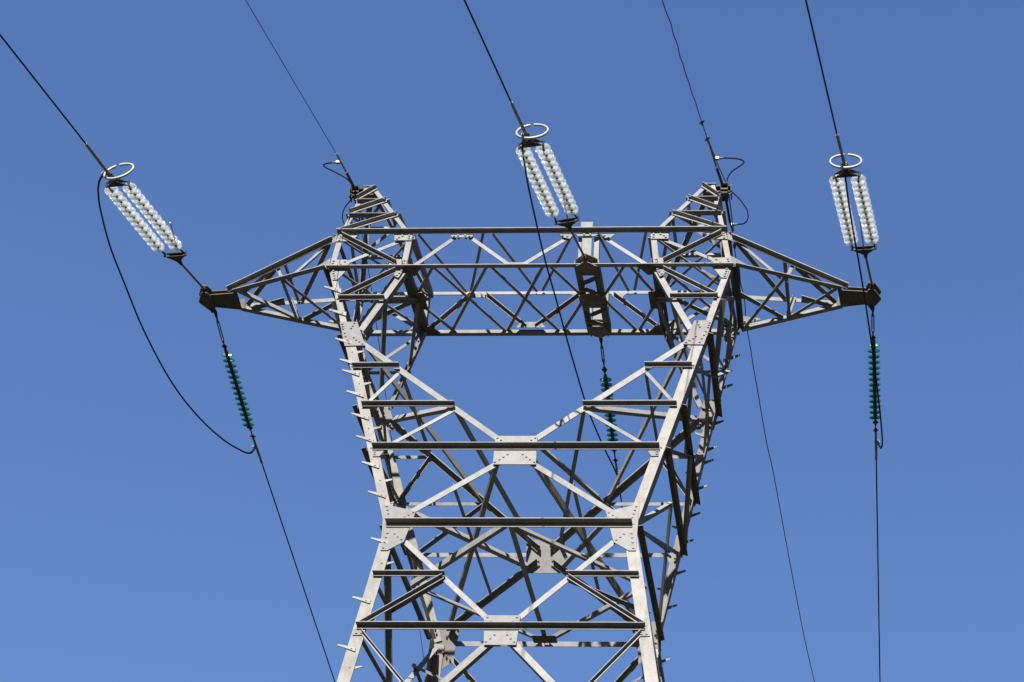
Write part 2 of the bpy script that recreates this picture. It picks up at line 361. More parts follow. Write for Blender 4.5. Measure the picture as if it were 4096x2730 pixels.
for s in (-1, 1):
    # cross members under the inner columns, with their middle plate
    for dx, w in ((-.035, .085), (.05, .06)):
        mb = MB(); mb.angle((s*IB+dx*s, -.66, -.012), (s*IB+dx*s, .66, -.012), (s, 0, 0), UP, w*.95, .09, .010)
        build('cross_member', mb, MOUNT, tower)
    mb = MB(); mb.slab([(s*1.70, -.15, -.022), (s*1.93, -.20, -.022), (s*1.93, .2, -.022), (s*1.70, .15, -.022)], UP, .008)
    build('gusset_plate', mb, MOUNT, tower)
    for c in (-1, 1):
        mb = MB(); mb.slab([(s*1.58, c*.67, -.028), (s*1.86, c*.67, -.028), (s*1.84, c*.5, -.028), (s*1.74, c*.48, -.028)], UP, .009)
        for x in (1.63, 1.70, 1.77): mb.bolt((s*x, c*.63, -.028), -UP, .013, .012)
        build('gusset_plate', mb, MOUNT, tower)
    flat('cross_member', s*IT, -DT, s*IT, DT, H-.05, .07)
    # outer bay floor: two crossing bars and a middle bar
    flat('floor_brace', s*2.93, -.58, s*1.90, .60, .010, .044)
    flat('floor_brace', s*1.90, -.60, s*2.93, .58, .024, .044)
    flat('floor_brace', s*2.40, 0, s*1.86, 0, .036, .034)
    flat('roof_brace', s*2.85, -.52, s*1.82, .52, H-.03, .034)
    flat('roof_brace', s*1.82, -.52, s*2.85, .52, H-.018, .034)
    # ---------------- side faces
    N = NS(.2, s); NN = NS(-2, s); NL = NS(-6, s)
    def strut(z, w=.07, e=1.02): return brace('side_strut', PS(s, -e, z), PS(s, e, z), NS(z-.01, s), w, 1, 1, .004, .011, mat=MOUNT)
    strut(-.01, .065, .97); strut(ZG, .068); strut(Z2, .068); strut(Z3, .070); strut(ZW, .075, .975); strut(H-.01, .05)
    def sb(a, b, w=.05, edge=1, out=-1, off=-.013, nm='side_brace'):
        return brace(nm, PS(s, *a), PS(s, *b), NN, w, edge, out, off)
    M0, M1, M2, M3 = (0, -.01), (0, ZG), (0, Z2), (0, Z3)
    for f in (-1, 1):
        sb(M0, (f, Z0), .044); sb(M1, (f, Z0), .058, 1, 1, .004); sb(M1, (f, Z1), .046)
        sb(M2, (f, Z1), .055); sb(M2, (f, Z3), .055, 1, 1, .003); sb(M3, (f, ZW), .055)
    # secondary bars front-low to back-high
    sb((-1, ZG+.02), (1, Z0), .034, 1, -1, -.03); sb((-1, Z1), (1, ZG), .034, 1, -1, -.03)
    sb((-1, Z3), (1, Z2), .036, 1, -1, -.03); sb((-1, ZW), (1, Z3), .055, 1, -1, -.03)
    brace('side_strut', V((s*(X(ZG)-.12), -Y(ZG)+.02, ZG)), V((s*(X(ZG)-.12), Y(ZG)-.02, ZG)), NN, .045, 1, -1)
    # lower body
    brace('side_brace', PS(s, -.97, ZW-.12), PS(s, .97, -8.75), NL, .085, 1, -1, -.014, .011)
    brace('side_brace', PS(s, .97, ZW-.12), PS(s, -.97, -8.75), NL, .085, 1, -1, -.026, .011)
    for f in (-1, 1):
        q = V((s*1.95, f*.68, -5.13))
        brace('side_brace', PS(s, f, Z5), q, NL, .042, 1, -1, -.02)
        brace('side_brace', PS(s, f, Z6-.02), PS(s, 0, -5.95), NL, .042, 1, -1, -.035)
        brace('plan_brace', PF(s*.90, Z5, f, -.03), q, UP, .046)
    mb = MB(); mb.slab([PS(s, f, z, -.011) for f, z in ((-.11, -5.8), (.11, -5.8), (.11, -6.1), (-.11, -6.1))], NL, .01)
    build('gusset_plate', mb, PLATE, tower)
    # ---------------- inner faces: column, window crotch, lower crotch
    n_in = V((-s, 0, .5))
    def cb(a, b, w=.06, edge=1, out=1, nm='crotch_brace', n=None, off=0.0):
        return brace(nm, a, b, n or V((-s*.5, 0, .8)), w, edge, out, off)
    def pf(x, z, f, o=-.03): return PF(s*x, z, f, o)
    for f in (-1, 1):
        cb(V((s*IB, -f*0, -.03)), pf(2.15, Z0, f), .046, n=n_in)
    cb(pf(2.15, Z0, -1), V((s*2.44, .22, -1.18)), .06, n=n_in)
    cb(pf(1.806, Z1-.02, -1), pf(1.806, Z1-.02, 1), .05)
    cb(pf(2.40, -1.27, -1), pf(.97, Z2-.03, 1), .062); cb(pf(2.40, -1.27, 1), pf(.97, Z2-.03, -1), .058, off=.014)
    cb(pf(.95, Z2-.03, -1), pf(.24, -2.95, 1), .066); cb(pf(.95, Z2-.03, 1), pf(.24, -2.95, -1), .06, off=.014)
    nl = V((s*.5, 0, .8))
    cb(pf(.86, -3.70, -1), pf(.86, -3.70, 1), .05, n=nl)
    cb(pf(.26, -3.32, -1), pf(1.55, -4.20, 1), .088, n=nl); cb(pf(1.46, -4.15, -1), pf(.26, -3.32, 1), .066, n=nl, off=.014)
    # plan bracing at the waist
    zz = ZW+.01; m = V((s*(X(zz)-.03), 0, zz))
    cb(V((s*.06, -WY+.03, zz)), m, .064, nm='plan_brace', n=UP, out=1)
    cb(m, V((s*.06, WY-.03, zz)), .05, nm='plan_brace', n=UP, out=1, off=.005)
mb = MB(); mb.angle((-.03, -WY+.02, ZW+.022), (-.03, WY-.02, ZW+.022), (1, 0, 0), UP, .075, .075, .010)
build('plan_brace', mb, STEEL, tower)
mb = MB(); mb.slab([(-.19, WY-.22, ZW+.0), (.19, WY-.22, ZW+.0), (.19, WY-.02, ZW+.0), (-.19, WY-.02, ZW+.0)], UP, .01)
build('gusset_plate', mb, MOUNT, tower)

# ---------------- lower body down to the ground (below the picture)
for za, zb in ((-8.8, -12.6), (-12.6, -17.0), (-17.0, GZ+.3)):
    for c in (-1, 1):
        girt(-X(za)+.1, X(za)-.1, za, c, .08)
        mb = MB(); mb.angle(PS(c, -1, za, .016), PS(c, 1, za, .016), (0, 0, -1), (c, 0, 0), .08, .08, .012)
        build('horizontal_girt', mb, STEEL, tower)
        for q in (-1, 1):
            brace('main_diagonal', PF(-q*X(za)*.96, za, c), PF(q*X(zb)*.96, zb, c), NF(za, c), .11, 1, -1, -.02-.013*(q > 0))
            brace('main_diagonal', PS(c, -q*.96, za), PS(c, q*.96, zb), NS(za, c), .11, 1, -1, -.02-.013*(q > 0))

# ---------------- peaks
APZ = 1.625
def pk(kind, z, s, c):
    t = (z-H)/(APZ-H)
    return V((s*(lerp(TX, 2.652, t) if kind == 'o' else lerp(IT, 2.492, t)), c*lerp(DT, .10, t), z))
for s in (-1, 1):
    for c in (-1, 1):
        n = V((0, c, .41)).normalized()
        for kd, sg in (('o', -s), ('i', s)):
            a, b = pk(kd, H-.02, s, c), pk(kd, APZ, s, c)
            mb = MB(); mb.angle(a, b, (sg, 0, 0), (0, -c, -.3), .066, .066, .010)
            build('peak_leg', mb, STEEL, tower)
        for z in (1.31, .985):
            mb = MB(); a = pk('o', z, s, c)+n*.017; b = pk('i', z, s, c)+n*.017
            mb.angle(a, b, (0, -c*.4, -1), n, .046, .056, .009)
            build('peak_brace', mb, STEEL, tower)
        brace('peak_brace', pk('o', 1.335, s, c), pk('i', 1.575, s, c), n, .044, 1, 1, .005)
        brace('peak_brace', pk('o', 1.01, s, c), pk('i', 1.285, s, c), n, .044, 1, 1, .005)
        brace('peak_brace', pk('o', .575, s, c), pk('i', .955, s, c), n, .044, 1, 1, .005)
    for kd, k in (('o', 1), ('i', -1)):
        n = V((s*k, 0, .3))
        for z in (1.31, .985):
            brace('peak_brace', pk(kd, z, s, -1), pk(kd, z, s, 1), n, .042, 1, 1, .004)
        brace('peak_brace', pk(kd, .985, s, -1), pk(kd, 1.31, s, 1), n, .04, 1, 1, .012)
        brace('peak_brace', pk(kd, .56, s, 1), pk(kd, .985, s, -1), n, .04, 1, 1, .012)
        brace('peak_brace', pk(kd, .56, s, -1), pk(kd, .985, s, 1), n, .04, 1, -1, -.012)
    # capped top with a bracket reaching outwards for the earth wire
    mb = MB()
    mb.box((s*2.572, 0, APZ+.012), (.095, 0, 0), (0, .115, 0), (0, 0, .008))
    mb.box((s*2.572, .113, APZ-.05), (.095, 0, 0), (0, .004, 0), (0, 0, .055))
    mb.box((s*2.572, 0, APZ-.10), (.10, 0, 0), (0, .10, 0), (0, 0, .006))
    build('peak_cap', mb, MOUNT, tower)
    mb = MB()
    mb.box((s*2.76, -.02, 1.585), (.12, 0, 0), (0, .008, 0), (0, 0, .045))
    mb.box((s*2.76, -.02, 1.635), (.12, 0, 0), (0, .05, 0), (0, 0, .006))
    mb.box((s*2.895, -.02, 1.585), (.008, 0, 0), (0, .06, 0), (0, 0, .07))
    build('earth_wire_bracket', mb, HARD, tower)

# ---------------- hanger frame in the middle of the crossbeam
XC = .85
mb = MB()
for dx, sg in ((-.185, 1), (.185, -1)):
    mb.angle((XC+dx, -.62, -.018), (XC+dx, .62, -.018), (sg, 0, 0), UP, .10, .10, .011)
build('hanger_beam', mb, HANG, tower)
for y0, y1 in ((-.50, -.12), (.12, .50)):
    ym = (y0+y1)/2
    for a, b in (((XC-.17, ym-.02), (XC+.17, y0+.01)), ((XC-.17, ym+.02), (XC+.17, y1-.02))):
        flat('hanger_lacing', *a, *b, -.034, .038, -1, HANG)
for pts in ([(.69, -.66), (.847, -.765), (1.015, -.67), (1.0, -.50), (.685, -.50)], [(.645, -.08), (.70, -.155), (1.0, -.155), (1.06, -.08), (1.07, .03), (1.02, .115), (.69, .115), (.65, .04)],
            [(.675, .48), (1.025, .48), (1.012, .635), (.85, .715), (.69, .635)]):
    mb = MB(); mb.slab([(x, y, -.046) for x, y in pts], UP, .010)
    if abs(pts[0][1]) > .3: mb.slab([(x, y*1.0, .062) for x, y in pts], UP, .010)
    for x in (.72, .79, .91, .98):
        yy = sum(p[1] for p in pts)/len(pts); mb.bolt((x, yy+.07, -.046), -UP, .013, .012); mb.bolt((x, yy-.07, -.046), -UP, .013, .012)
    build('hanger_plate', mb, HANG, tower)
for c in (-1, 1):
    mb = MB(); yy = c*.545
    zt = .705 if c < 0 else .50
    mb.box((XC-.02, yy, (zt+.0)/2), (.068, 0, 0), (0, .005, 0), (0, 0, zt/2))
    mb.angle((XC-.15, yy-c*.03, .0), (XC-.15, yy-c*.03, H), (1, 0, 0), (0, -c, 0), .045, .05, .008)
    mb.angle((XC+.155, yy-c*.03, .0), (XC+.155, yy-c*.03, H), (-1, 0, 0), (0, -c, 0), .075, .07, .008)
    if c < 0: mb.box((XC-.03, -.53, .67), (.088, 0, 0), (0, .006, 0), (0, 0, .05))
    build('hanger_column', mb, STEEL, tower)

# ---------------- crossarms
LTX, LTY, UTX, UTY, UTZ = 4.56, .15, 4.69, .14, .058
def lo(x, c): t = (x-3)/(LTX-3); return V((x, c*lerp(D0, LTY, t), .005*t))
def hi(x, c): t = (x-TX)/(UTX-TX); return V((x, c*lerp(DT, UTY, t), lerp(H-.01, UTZ, t)))
for s in (-1, 1):
    def m(v): return V((s*v.x, v.y, v.z))
    def ab(a, b, n, w=.044, edge=1, out=-1, off=-.01, nm='crossarm_brace'):
        return brace(nm, m(a), m(b), V((s*n[0], n[1], n[2])), w, edge, out, off)
    for c in (-1, 1):
        nf = (.28, c, .12)
        mb = MB(); mb.angle(m(lo(3.04, c)), m(lo(LTX+.03, c)), UP, (0, c, 0), .046, .068, .009)
        build('crossarm_chord', mb, STEEL, tower)
        mb = MB(); n = V((s*.2, c, .25)); a, b = m(hi(2.97, c)), m(hi(UTX, c))
        mb.angle(a+n*.008, b+n*.008, (0, 0, -1), (0, c, .1), .052, .060, .011)
        build('crossarm_chord', mb, STEEL, tower)
        ab(hi(3.02, c), lo(3.70, c), nf); ab(lo(3.78, c), hi(3.88, c), nf, .05); ab(hi(3.98, c), lo(4.44, c), nf)
        # bent plates that tie the arm to the body
        mb = MB(); mb.slab([m(V((2.91, c*Y(.42), .42))), m(V((3.10, c*.50, .40))), m(V((2.905, c*(Y(.5)), .53)))], (0, c, 0), .011)
        build('gusset_plate', mb, PLATE, tower)
        mb = MB(); mb.slab([m(V((2.985, c*.612, .03))), m(V((3.30, c*.52, .03))), m(V((2.97, c*.612, .14)))], (0, c, 0), .011)
        build('gusset_plate', mb, PLATE, tower)
        if c > 0:
            mb = MB(); mb.slab([m(V((3.02, .60, .062))), m(V((3.36, .50, .062))), m(V((3.30, .52, .10))), m(V((3.02, .60, .20)))], (0, -1, 0), .01)
            for x in (3.10, 3.18, 3.26): mb.bolt(m(V((x, .585-(x-3.02)*.29, .085))), (0, -1, 0), .014, .02)
            build('gusset_plate', mb, PLATE, tower)
    dn = (0, 0, -1)
    ab(lo(3.78, -1), lo(3.80, 1), dn, .05, 1, 1, 0); ab(lo(3.76, -1), lo(3.10, 1), dn, .048, 1, -1, .002); ab(lo(4.52, -1), lo(3.82, 1), dn, .048, 1, -1, .002)
    un = (.2, 0, 1)
    ab(hi(3.04, -1), hi(3.74, 1), un, .046); ab(hi(3.76, -1), hi(3.78, 1), un, .046); ab(hi(3.93, -1), hi(4.52, 1), un, .046)
    # tip: boxed plates and the pointed shackle plates
    mb = MB()
    mb.slab([(s*4.54, -.165, -.012), (s*4.97, -.13, -.012), (s*4.98, .11, -.012), (s*4.58, .165, -.012)], UP, .010)
    mb.slab([(s*4.62, -.10, .085), (s*4.97, -.10, .065), (s*4.98, .11, .065), (s*4.62, .155, .085)], UP, .010)
    mb.slab([(s*4.52, .150, .002), (s*4.66, .140, .002), (s*4.66, .140, .12), (s*4.54, .145, .15)], (0, 1, 0), .010)
    for x in (4.66, 4.74, 4.82, 4.90):
        for y in (-.10, .09): mb.bolt((s*x, y, -.012), -UP, .013, .012)
    build('crossarm_tip_box', mb, MOUNT, tower)
    for z in (-.026, .078):
        mb = MB(); mb.slab([(s*x, y, z) for x, y in ((4.955, -.10), (5.0, -.185), (5.06, -.20), (5.10, -.16), (5.185, -.02), (5.185, .01), (5.07, .175), (5.02, .175), (4.965, .09))], UP, .012)
        for x, y in ((5.04, -.15), (5.04, .12), (5.0, .0)): mb.bolt((s*x, y, z), -UP, .015, .014)
        build('crossarm_tip_plate', mb, MOUNT, tower)
    mb = MB(); mb.tube([(s*5.035, -.16, -.05), (s*5.035, -.16, .11)], .02, 8); build('shackle_pin', mb, HARD, tower)
    mb = MB(); mb.tube([(s*5.045, .155, -.05), (s*5.045, .155, .11)], .02, 8); build('shackle_pin', mb, HARD, tower)

# ------------------------------------------------------------------ insulators
SQ = 0.62
def axes(d):
    d = V(d).normalized(); ex = (V((1, 0, 0))-d*d.x).normalized(); ey = d.cross(ex)
    if ey.z < 0: ey = -ey
    return ex, ey, d
def frame(pos, d, sq=SQ, base=None):
    ex, ey, ez = axes(d); b = base or V((0, 0, 0))
    M = Matrix.Identity(4)
    for i in range(3): M[i][0] = ex[i]; M[i][1] = ey[i]*sq; M[i][2] = ez[i]; M[i][3] = (V(pos)*K)[i]-b[i]
    return M
def meshonly(name, mb, mat): return mb.mesh(name, mat, V((0, 0, 0)))
# clear glass disc (open side towards +z, away from the tower)
g = MB(); g.lathe([(.030, -.052), (.050, -.046), (.080, -.026), (.098, -.004), (.1045, .018), (.104, .030), (.099, .031), (.094, .016), (.088, .006), (.082, .030), (.077, .030), (.074, .002), (.066, -.006), (.061, .026), (.056, .026), (.052, -.010), (.044, -.014), (.041, .016), (.036, .016), (.030, -.020)], 24)
ME_CLEAR = meshonly('clear_disc', g, CLEAR)
g = MB(); g.lathe([(.0, -.088), (.016, -.086), (.025, -.078), (.030, -.06), (.031, -.045), (.027, -.04), (.022, -.02), (.018, .0), (.012, .012), (.010, .03), (.0, .03)], 14)
ME_CAP = meshonly('disc_cap', g, CAP)
g = MB(); g.lathe([(.028, -.010), (.055, -.007), (.080, -.001), (.095, .004), (.097, .008), (.091, .010), (.084, .004), (.078, .010), (.070, .003), (.062, .010), (.054, .002), (.046, .010), (.040, .0), (.028, -.002)], 24)
ME_GREEN = meshonly('green_disc', g, GREEN)
g = MB(); g.lathe([(.0, -.078), (.018, -.077), (.026, -.070), (.027, -.048), (.031, -.044), (.033, -.020), (.026, -.016), (.022, .006), (.012, .012), (.010, .035), (.0, .035)], 14)
ME_CEM = meshonly('disc_cap_olive', g, CEM)

def discs(root, a, b, n, me, capme, ori, sq=SQ):
    rl = V(root.location)
    a = V(a); b = V(b); d = (b-a)*ori
    for i in range(n):
        p = a.lerp(b, i/(n-1))
        o = bpy.data.objects.new('insulator_disc', me); COL.objects.link(o); o.parent = root
        o.matrix_basis = frame(p, d, sq, rl)
        k = bpy.data.objects.new('metal_cap', capme); COL.objects.link(k); k.parent = o
def rodpart(root, name, pts, r, mat, n=8):
    mb = MB(); mb.tube(pts, r, n); return build(name, mb, mat, root)

FRONT = {
 'l': dict(rod=[(-5.035, -.184, .031), (-5.146, -.909, -.115)], low=[(-5.284, -1.038, -.141), (-4.983, -1.065, -.146), (-5.146, -.909, -.115)], up=[(-5.453, -2.614, -.458), (-5.145, -2.647, -.465), (-5.308, -2.744, -.485)],
   s1=[(-5.437, -2.475, -.43), (-5.317, -1.217, -.177)], s2=[(-5.159, -2.525, -.441), (-5.043, -1.256, -.185)], ring=(-5.16, -2.90, -.515), roll=-17,
   wire=[(-5.308, -2.744, -.485), (-5.325, -2.884, -.513), (-5.362, -3.46, -.629), (-5.519, -5.428, -1.026)], horn=[(-5.059, -1.146, -.163), (-4.93, -1.738, -.25)]),
 'm': dict(rod=[(.848, -.767, -.001), (.739, -1.518, -.153)], low=[(.58, -1.604, -.17), (.892, -1.68, -.185), (.739, -1.518, -.153)], up=[(.382, -3.212, -.494), (.696, -3.267, -.505), (.525, -3.362, -.524)],
   s1=[(.413, -3.102, -.472), (.559, -1.823, -.214)], s2=[(.687, -3.133, -.478), (.843, -1.869, -.224)], ring=(.604, -3.496, -.551), roll=-6,
   wire=[(.525, -3.362, -.524), (.506, -3.483, -.549), (.442, -4.048, -.663), (.246, -5.785, -1.013)], horn=[(.75, -1.659, -.181), (.775, -2.2, -.26)]),
 'r': dict(rod=[(5.049, -.212, .025), (4.948, -.981, -.129)], low=[(4.769, -1.095, -.152), (5.091, -1.121, -.158), (4.948, -.981, -.129)], up=[(4.544, -2.689, -.474), (4.87, -2.726, -.481), (4.694, -2.825, -.501)],
   s1=[(4.576, -2.58, -.452), (4.753, -1.281, -.19)], s2=[(4.866, -2.577, -.451), (5.048, -1.301, -.194)], ring=(4.70, -2.986, -.533), roll=0,
   wire=[(4.694, -2.825, -.501), (4.676, -2.967, -.529), (4.594, -3.507, -.638), (4.276, -5.833, -1.107)], horn=[(4.927, -1.122, -.158), (4.87, -1.816, -.275)]),
}
FLAB = {'l': 'double clear glass disc string from the left arm tip, its ring tilted',
        'm': 'double clear glass disc string from the middle of the crossbeam',
        'r': 'double clear glass disc string above the right arm tip, crossed by a cable'}
WLAB = {'l': 'thick dark conductor running up to the upper left edge from the left glass string',
        'm': 'thick dark conductor running up to the top edge from the middle glass string',
        'r': 'thick dark conductor running up to the top edge from the right glass string'}
for key, F in FRONT.items():
    root = thing('tension_insulator', FLAB[key], 'insulator', F['rod'][0], 'double glass insulator strings')
    w = [V(p) for p in F['wire']]; dr = (w[3]-w[2]).normalized()
    n = V((0, .19, -1)).normalized()
    # tower link
    a, b = V(F['rod'][0]), V(F['rod'][1])
    lk = rodpart(root, 'tower_link', [a, b], .017, ROD)
    mb = MB(); mb.tube([a-(b-a)*.02, a+(b-a)*.05], .03, 8); mb.tube([b-(b-a)*.10, b], .028, 8); mb.tube([b+V((-.045, 0, .0)), b+V((.045, 0, 0))], .016, 6)
    build('link_clevis', mb, HARD, lk)
    # yoke plates, two parallel triangles each
    for nm in ('low', 'up'):
        p = [V(x) for x in F[nm]]; c = (p[0]+p[1]+p[2])/3; p = [c+(x-c)*1.08 for x in p]
        mb = MB()
        for k in (-.024, .018): mb.slab([x+n*k for x in p], n, .007)
        yk = build('yoke_plate', mb, HARD, root)
        mb = MB()
        for x in p: mb.tube([x-n*.034, x+n*.028], .013, 6)
        build('yoke_pin', mb, HARD, yk)
    # end fittings between yoke and discs
    mb = MB()
    for s_, i in (('s1', 0), ('s2', 1)):
        mb.tube([V(F['up'][i]), V(F[s_][0])], .013, 6); mb.tube([V(F['low'][i]), V(F[s_][1])], .013, 6)
    build('ball_fitting', mb, HARD, root)
    for s_ in ('s1', 's2'): discs(root, F[s_][1], F[s_][0], 12, ME_CLEAR, ME_CAP, 1)
    # open ring at the line end
    C0 = V(F['ring']); ex = V((math.cos(math.radians(F['roll'])), 0, math.sin(math.radians(-F['roll'])))); ez = V((0, .34, .90))
    ez = (ez-ex*ez.dot(ex)).normalized()
    pts = []
    for i in range(41):
        t = PI/2+.12+(2*PI-.24)*i/40
        pts.append(C0+ex*.208*math.cos(t)+ez*.137*math.sin(t))
    rg = rodpart(root, 'open_ring', pts, .0142, RING, 10)
    mb = MB()
    top = (V(F['up'][0])+V(F['up'][1]))/2
    for q in (-.045, .045): mb.tube([top.lerp(V(F['up'][2]), .7)+ex*q, C0-ez*.137+ex*q], .009, 6)
    build('ring_bracket', mb, BRIGHT, rg)
    # arcing horn standing on the tower-side yoke
    rodpart(root, 'arcing_horn', F['horn'], .010, RING, 6)
    # dead-end clamp and the terminal for the loop cable
    cl = rodpart(root, 'dead_end_clamp', [w[0]-dr*-.02, w[1], w[2]], [.026, .022, .019], ALU, 10)
    mb = MB()
    for t in (.15, .45, .75):
        p = w[0].lerp(w[1], t); mb.tube([p+V((-.045, 0, 0)), p+V((.045, 0, 0))], .014, 6)
    mb.tube([w[0], w[0]-dr*.05], .034, 8)
    build('clamp_bolts', mb, HARD, cl)
    # conductor running over the viewer
    mb = MB(); e = w[2]+(w[3]-w[2])*((-48-w[2].y)/(w[3].y-w[2].y))
    mb.tube([w[2], w[3], w[3].lerp(e, .3), w[3].lerp(e, .6), e], .0113, 10)
    tag(build('conductor', mb, WIRE), WLAB[key], 'wire', 'conductors above the tower')

BACK = {
 'l': [(-5.025, .195, .028), (-5.035, .329, -.018), (-5.054, .665, -.133), (-5.056, .711, -.149), (-5.056, .775, -.171), (-5.058, .831, -.186), (-5.074, 1.865, -.545), (-5.07, 1.923, -.564), (-5.068, 2.052, -.609), (-5.068, 2.228, -.669), (-5.061, 2.476, -.754), (-5.014, 6.499, -2.134)],
 'm': [(.853, .721, -.007), (.852, .837, -.047), (.850, 1.111, -.141), (.849, 1.202, -.172), (.85, 1.274, -.197), (.850, 1.34, -.22), (.841, 2.318, -.555), (.840, 2.413, -.588), (.840, 2.572, -.642), (.845, 2.773, -.711), (.852, 2.998, -.788), (.855, 6.602, -2.024)],
 'r': [(5.062, .185, .032), (5.064, .279, -.001), (5.072, .57, -.1), (5.077, .622, -.118), (5.082, .663, -.132), (5.087, .723, -.153), (5.128, 1.771, -.512), (5.134, 1.855, -.541), (5.14, 1.969, -.58), (5.148, 2.161, -.646), (5.157, 2.435, -.74), (5.301, 6.445, -2.115)],
}
BLAB = {'l': 'slanting single string of green glass discs hanging out behind the left arm tip',
        'm': 'single green glass disc string seen through the tower window behind steel bars',
        'r': 'upright single string of green glass discs below the right arm tip, loop cable crossing it'}
BWL = {'l': 'dark conductor dropping from the left green string to the bottom edge',
       'm': 'dark conductor dropping behind the tower steelwork from the middle green string',
       'r': 'dark conductor dropping straight down from the right green string'}
for key, P in BACK.items():
    P = [V(p) for p in P]
    root = thing('tension_insulator', BLAB[key], 'insulator', P[0], 'green glass insulator strings')
    rodpart(root, 'tower_link', [P[0]-(P[1]-P[0])*.15, P[0].lerp(P[1], .3), P[0].lerp(P[1], .6), P[1]], [.012, .03, .026, .014], HARD)
    d = (P[2]-P[1]).normalized(); ex, ey, _ = axes(d)
    mb = MB()
    mb.tube([P[1], P[1]+d*.05], [.014, .024], 8); mb.tube([P[2]-d*.05, P[2]], [.024, .014], 8)
    for q in (-1, 1): mb.tube([P[1]+d*.04+ex*.015*q, P[2]-d*.04+ex*.015*q], .0095, 6)
    build('turnbuckle', mb, MOUNT, root)
    mb = MB(); mb.tube([P[2], P[5]-(P[5]-P[4])*.9], .012, 6); mb.tube([P[3]-ex*.04, P[3]+ex*.04], .015, 6); mb.tube([P[3]-d*.03, P[3]+d*.03], .026, 8)
    build('shackle', mb, HARD, root)
    discs(root, P[5], P[6], 14, ME_GREEN, ME_CEM, 1, .56)
    mb = MB(); mb.tube([P[6], P[8]], .012, 6)
    for q in (P[7], P[8]): mb.tube([q-ex*.045, q+ex*.045], .014, 6); mb.tube([q-d*.03, q+d*.03], .024, 8)
    build('shackle', mb, HARD, root)
    rodpart(root, 'dead_end_clamp', [P[8], P[9], P[10]], [.017, .022, .019], ALU, 10)
    mb = MB(); e = P[10]+(P[11]-P[10])*((46-P[10].y)/(P[11].y-P[10].y))
    mb.tube([P[10], P[11], P[11].lerp(e, .3), P[11].lerp(e, .6), e], .0113, 10)
    tag(build('conductor', mb, WIRE), BWL[key], 'wire', 'conductors behind the tower')

# ------------------------------------------------------------------ loop cables (jumpers)
def smooth(pts, n=6):
    pts = [V(p) for p in pts]; out = []
    for i in range(len(pts)-1):
        p0 = pts[max(i-1, 0)]; p1 = pts[i]; p2 = pts[i+1]; p3 = pts[min(i+2, len(pts)-1)]
        for k in range(n):
            t = k/n; a = 2*p1; b = p2-p0; c = 2*p0-5*p1+4*p2-p3; d = 3*p1-p0-3*p2+p3
            out.append((a+b*t+c*t*t+d*t**3)*.5)
    return out+[pts[-1]]
JL = [(-5.36, -2.885, -.513), (-5.473, -2.77, -.499), (-5.544, -2.673, -.501), (-5.605, -2.543, -.511), (-5.681, -2.3, -.531), (-5.789, -1.744, -.582), (-5.834, -1.128, -.645), (-5.859, -.487, -.736), (-5.825, .135, -.832), (-5.762, .567, -.897), (-5.668, .938, -.941), (-5.532, 1.318, -.966), (-5.374, 1.66, -.965), (-5.248, 1.877, -.936), (-5.156, 2.021, -.905), (-5.101, 2.095, -.849), (-5.08, 2.158, -.751), (-5.084, 2.209, -.662)]
JM = [(.495, -3.459, -.544), (.456, -3.35, -.53), (.425, -3.242, -.518), (.4, -3.049, -.499), (.368, -2.572, -.46), (.356, -2.003, -.429), (.359, -1.255, -.418), (.397, -.544, -.436), (.43, .032, -.475), (.481, .655, -.539), (.553, 1.326, -.634), (.631, 1.739, -.696), (.732, 2.16, -.764), (.816, 2.447, -.811), (.86, 2.612, -.842), (.885, 2.667, -.826), (.861, 2.753, -.704)]
JR = [(4.689, -2.941, -.524), (4.691, -2.791, -.512), (4.699, -2.62, -.5), (4.726, -2.318, -.482), (4.788, -1.798, -.463), (4.875, -1.189, -.462), (4.959, -.582, -.487), (5.028, -.062, -.528), (5.102, .499, -.593), (5.17, 1.06, -.68), (5.216, 1.448, -.753), (5.245, 1.748, -.817), (5.252, 1.898, -.851), (5.237, 1.973, -.867), (5.208, 2.015, -.809), (5.163, 2.123, -.641)]
for pts, lab in ((JL, 'dark loop cable sagging in a wide bow left of the tower'), (JM, 'dark loop cable crossing in front of the crossbeam and through the tower window'), (JR, 'dark loop cable passing the right arm tip and curling up at its lower end')):
    sp = smooth(pts)
    root = thing('loop_cable', lab, 'cable', sp[0], 'loop cables joining front and back conductors')
    rodpart(root, 'cable', sp[4:-5], .0128, WIRE, 10)
    for a, b, m1 in ((sp[0], sp[4], 1), (sp[-1], sp[-6], -1)):
        t = rodpart(root, 'terminal', [a, a.lerp(b, .5), b], [.022, .024, .017], BRIGHT, 10)
        mb = MB()
        for q in (.1, .4): p = a.lerp(b, q); mb.tube([p-V((.035, 0, 0)), p+V((.035, 0, 0))], .012, 6)
        build('terminal_bolt', mb, ALU, t)
    # ferrule where the cable leaves the lower terminal
    rodpart(root, 'sleeve', sp[-14:-5], .0165, ALU, 8)

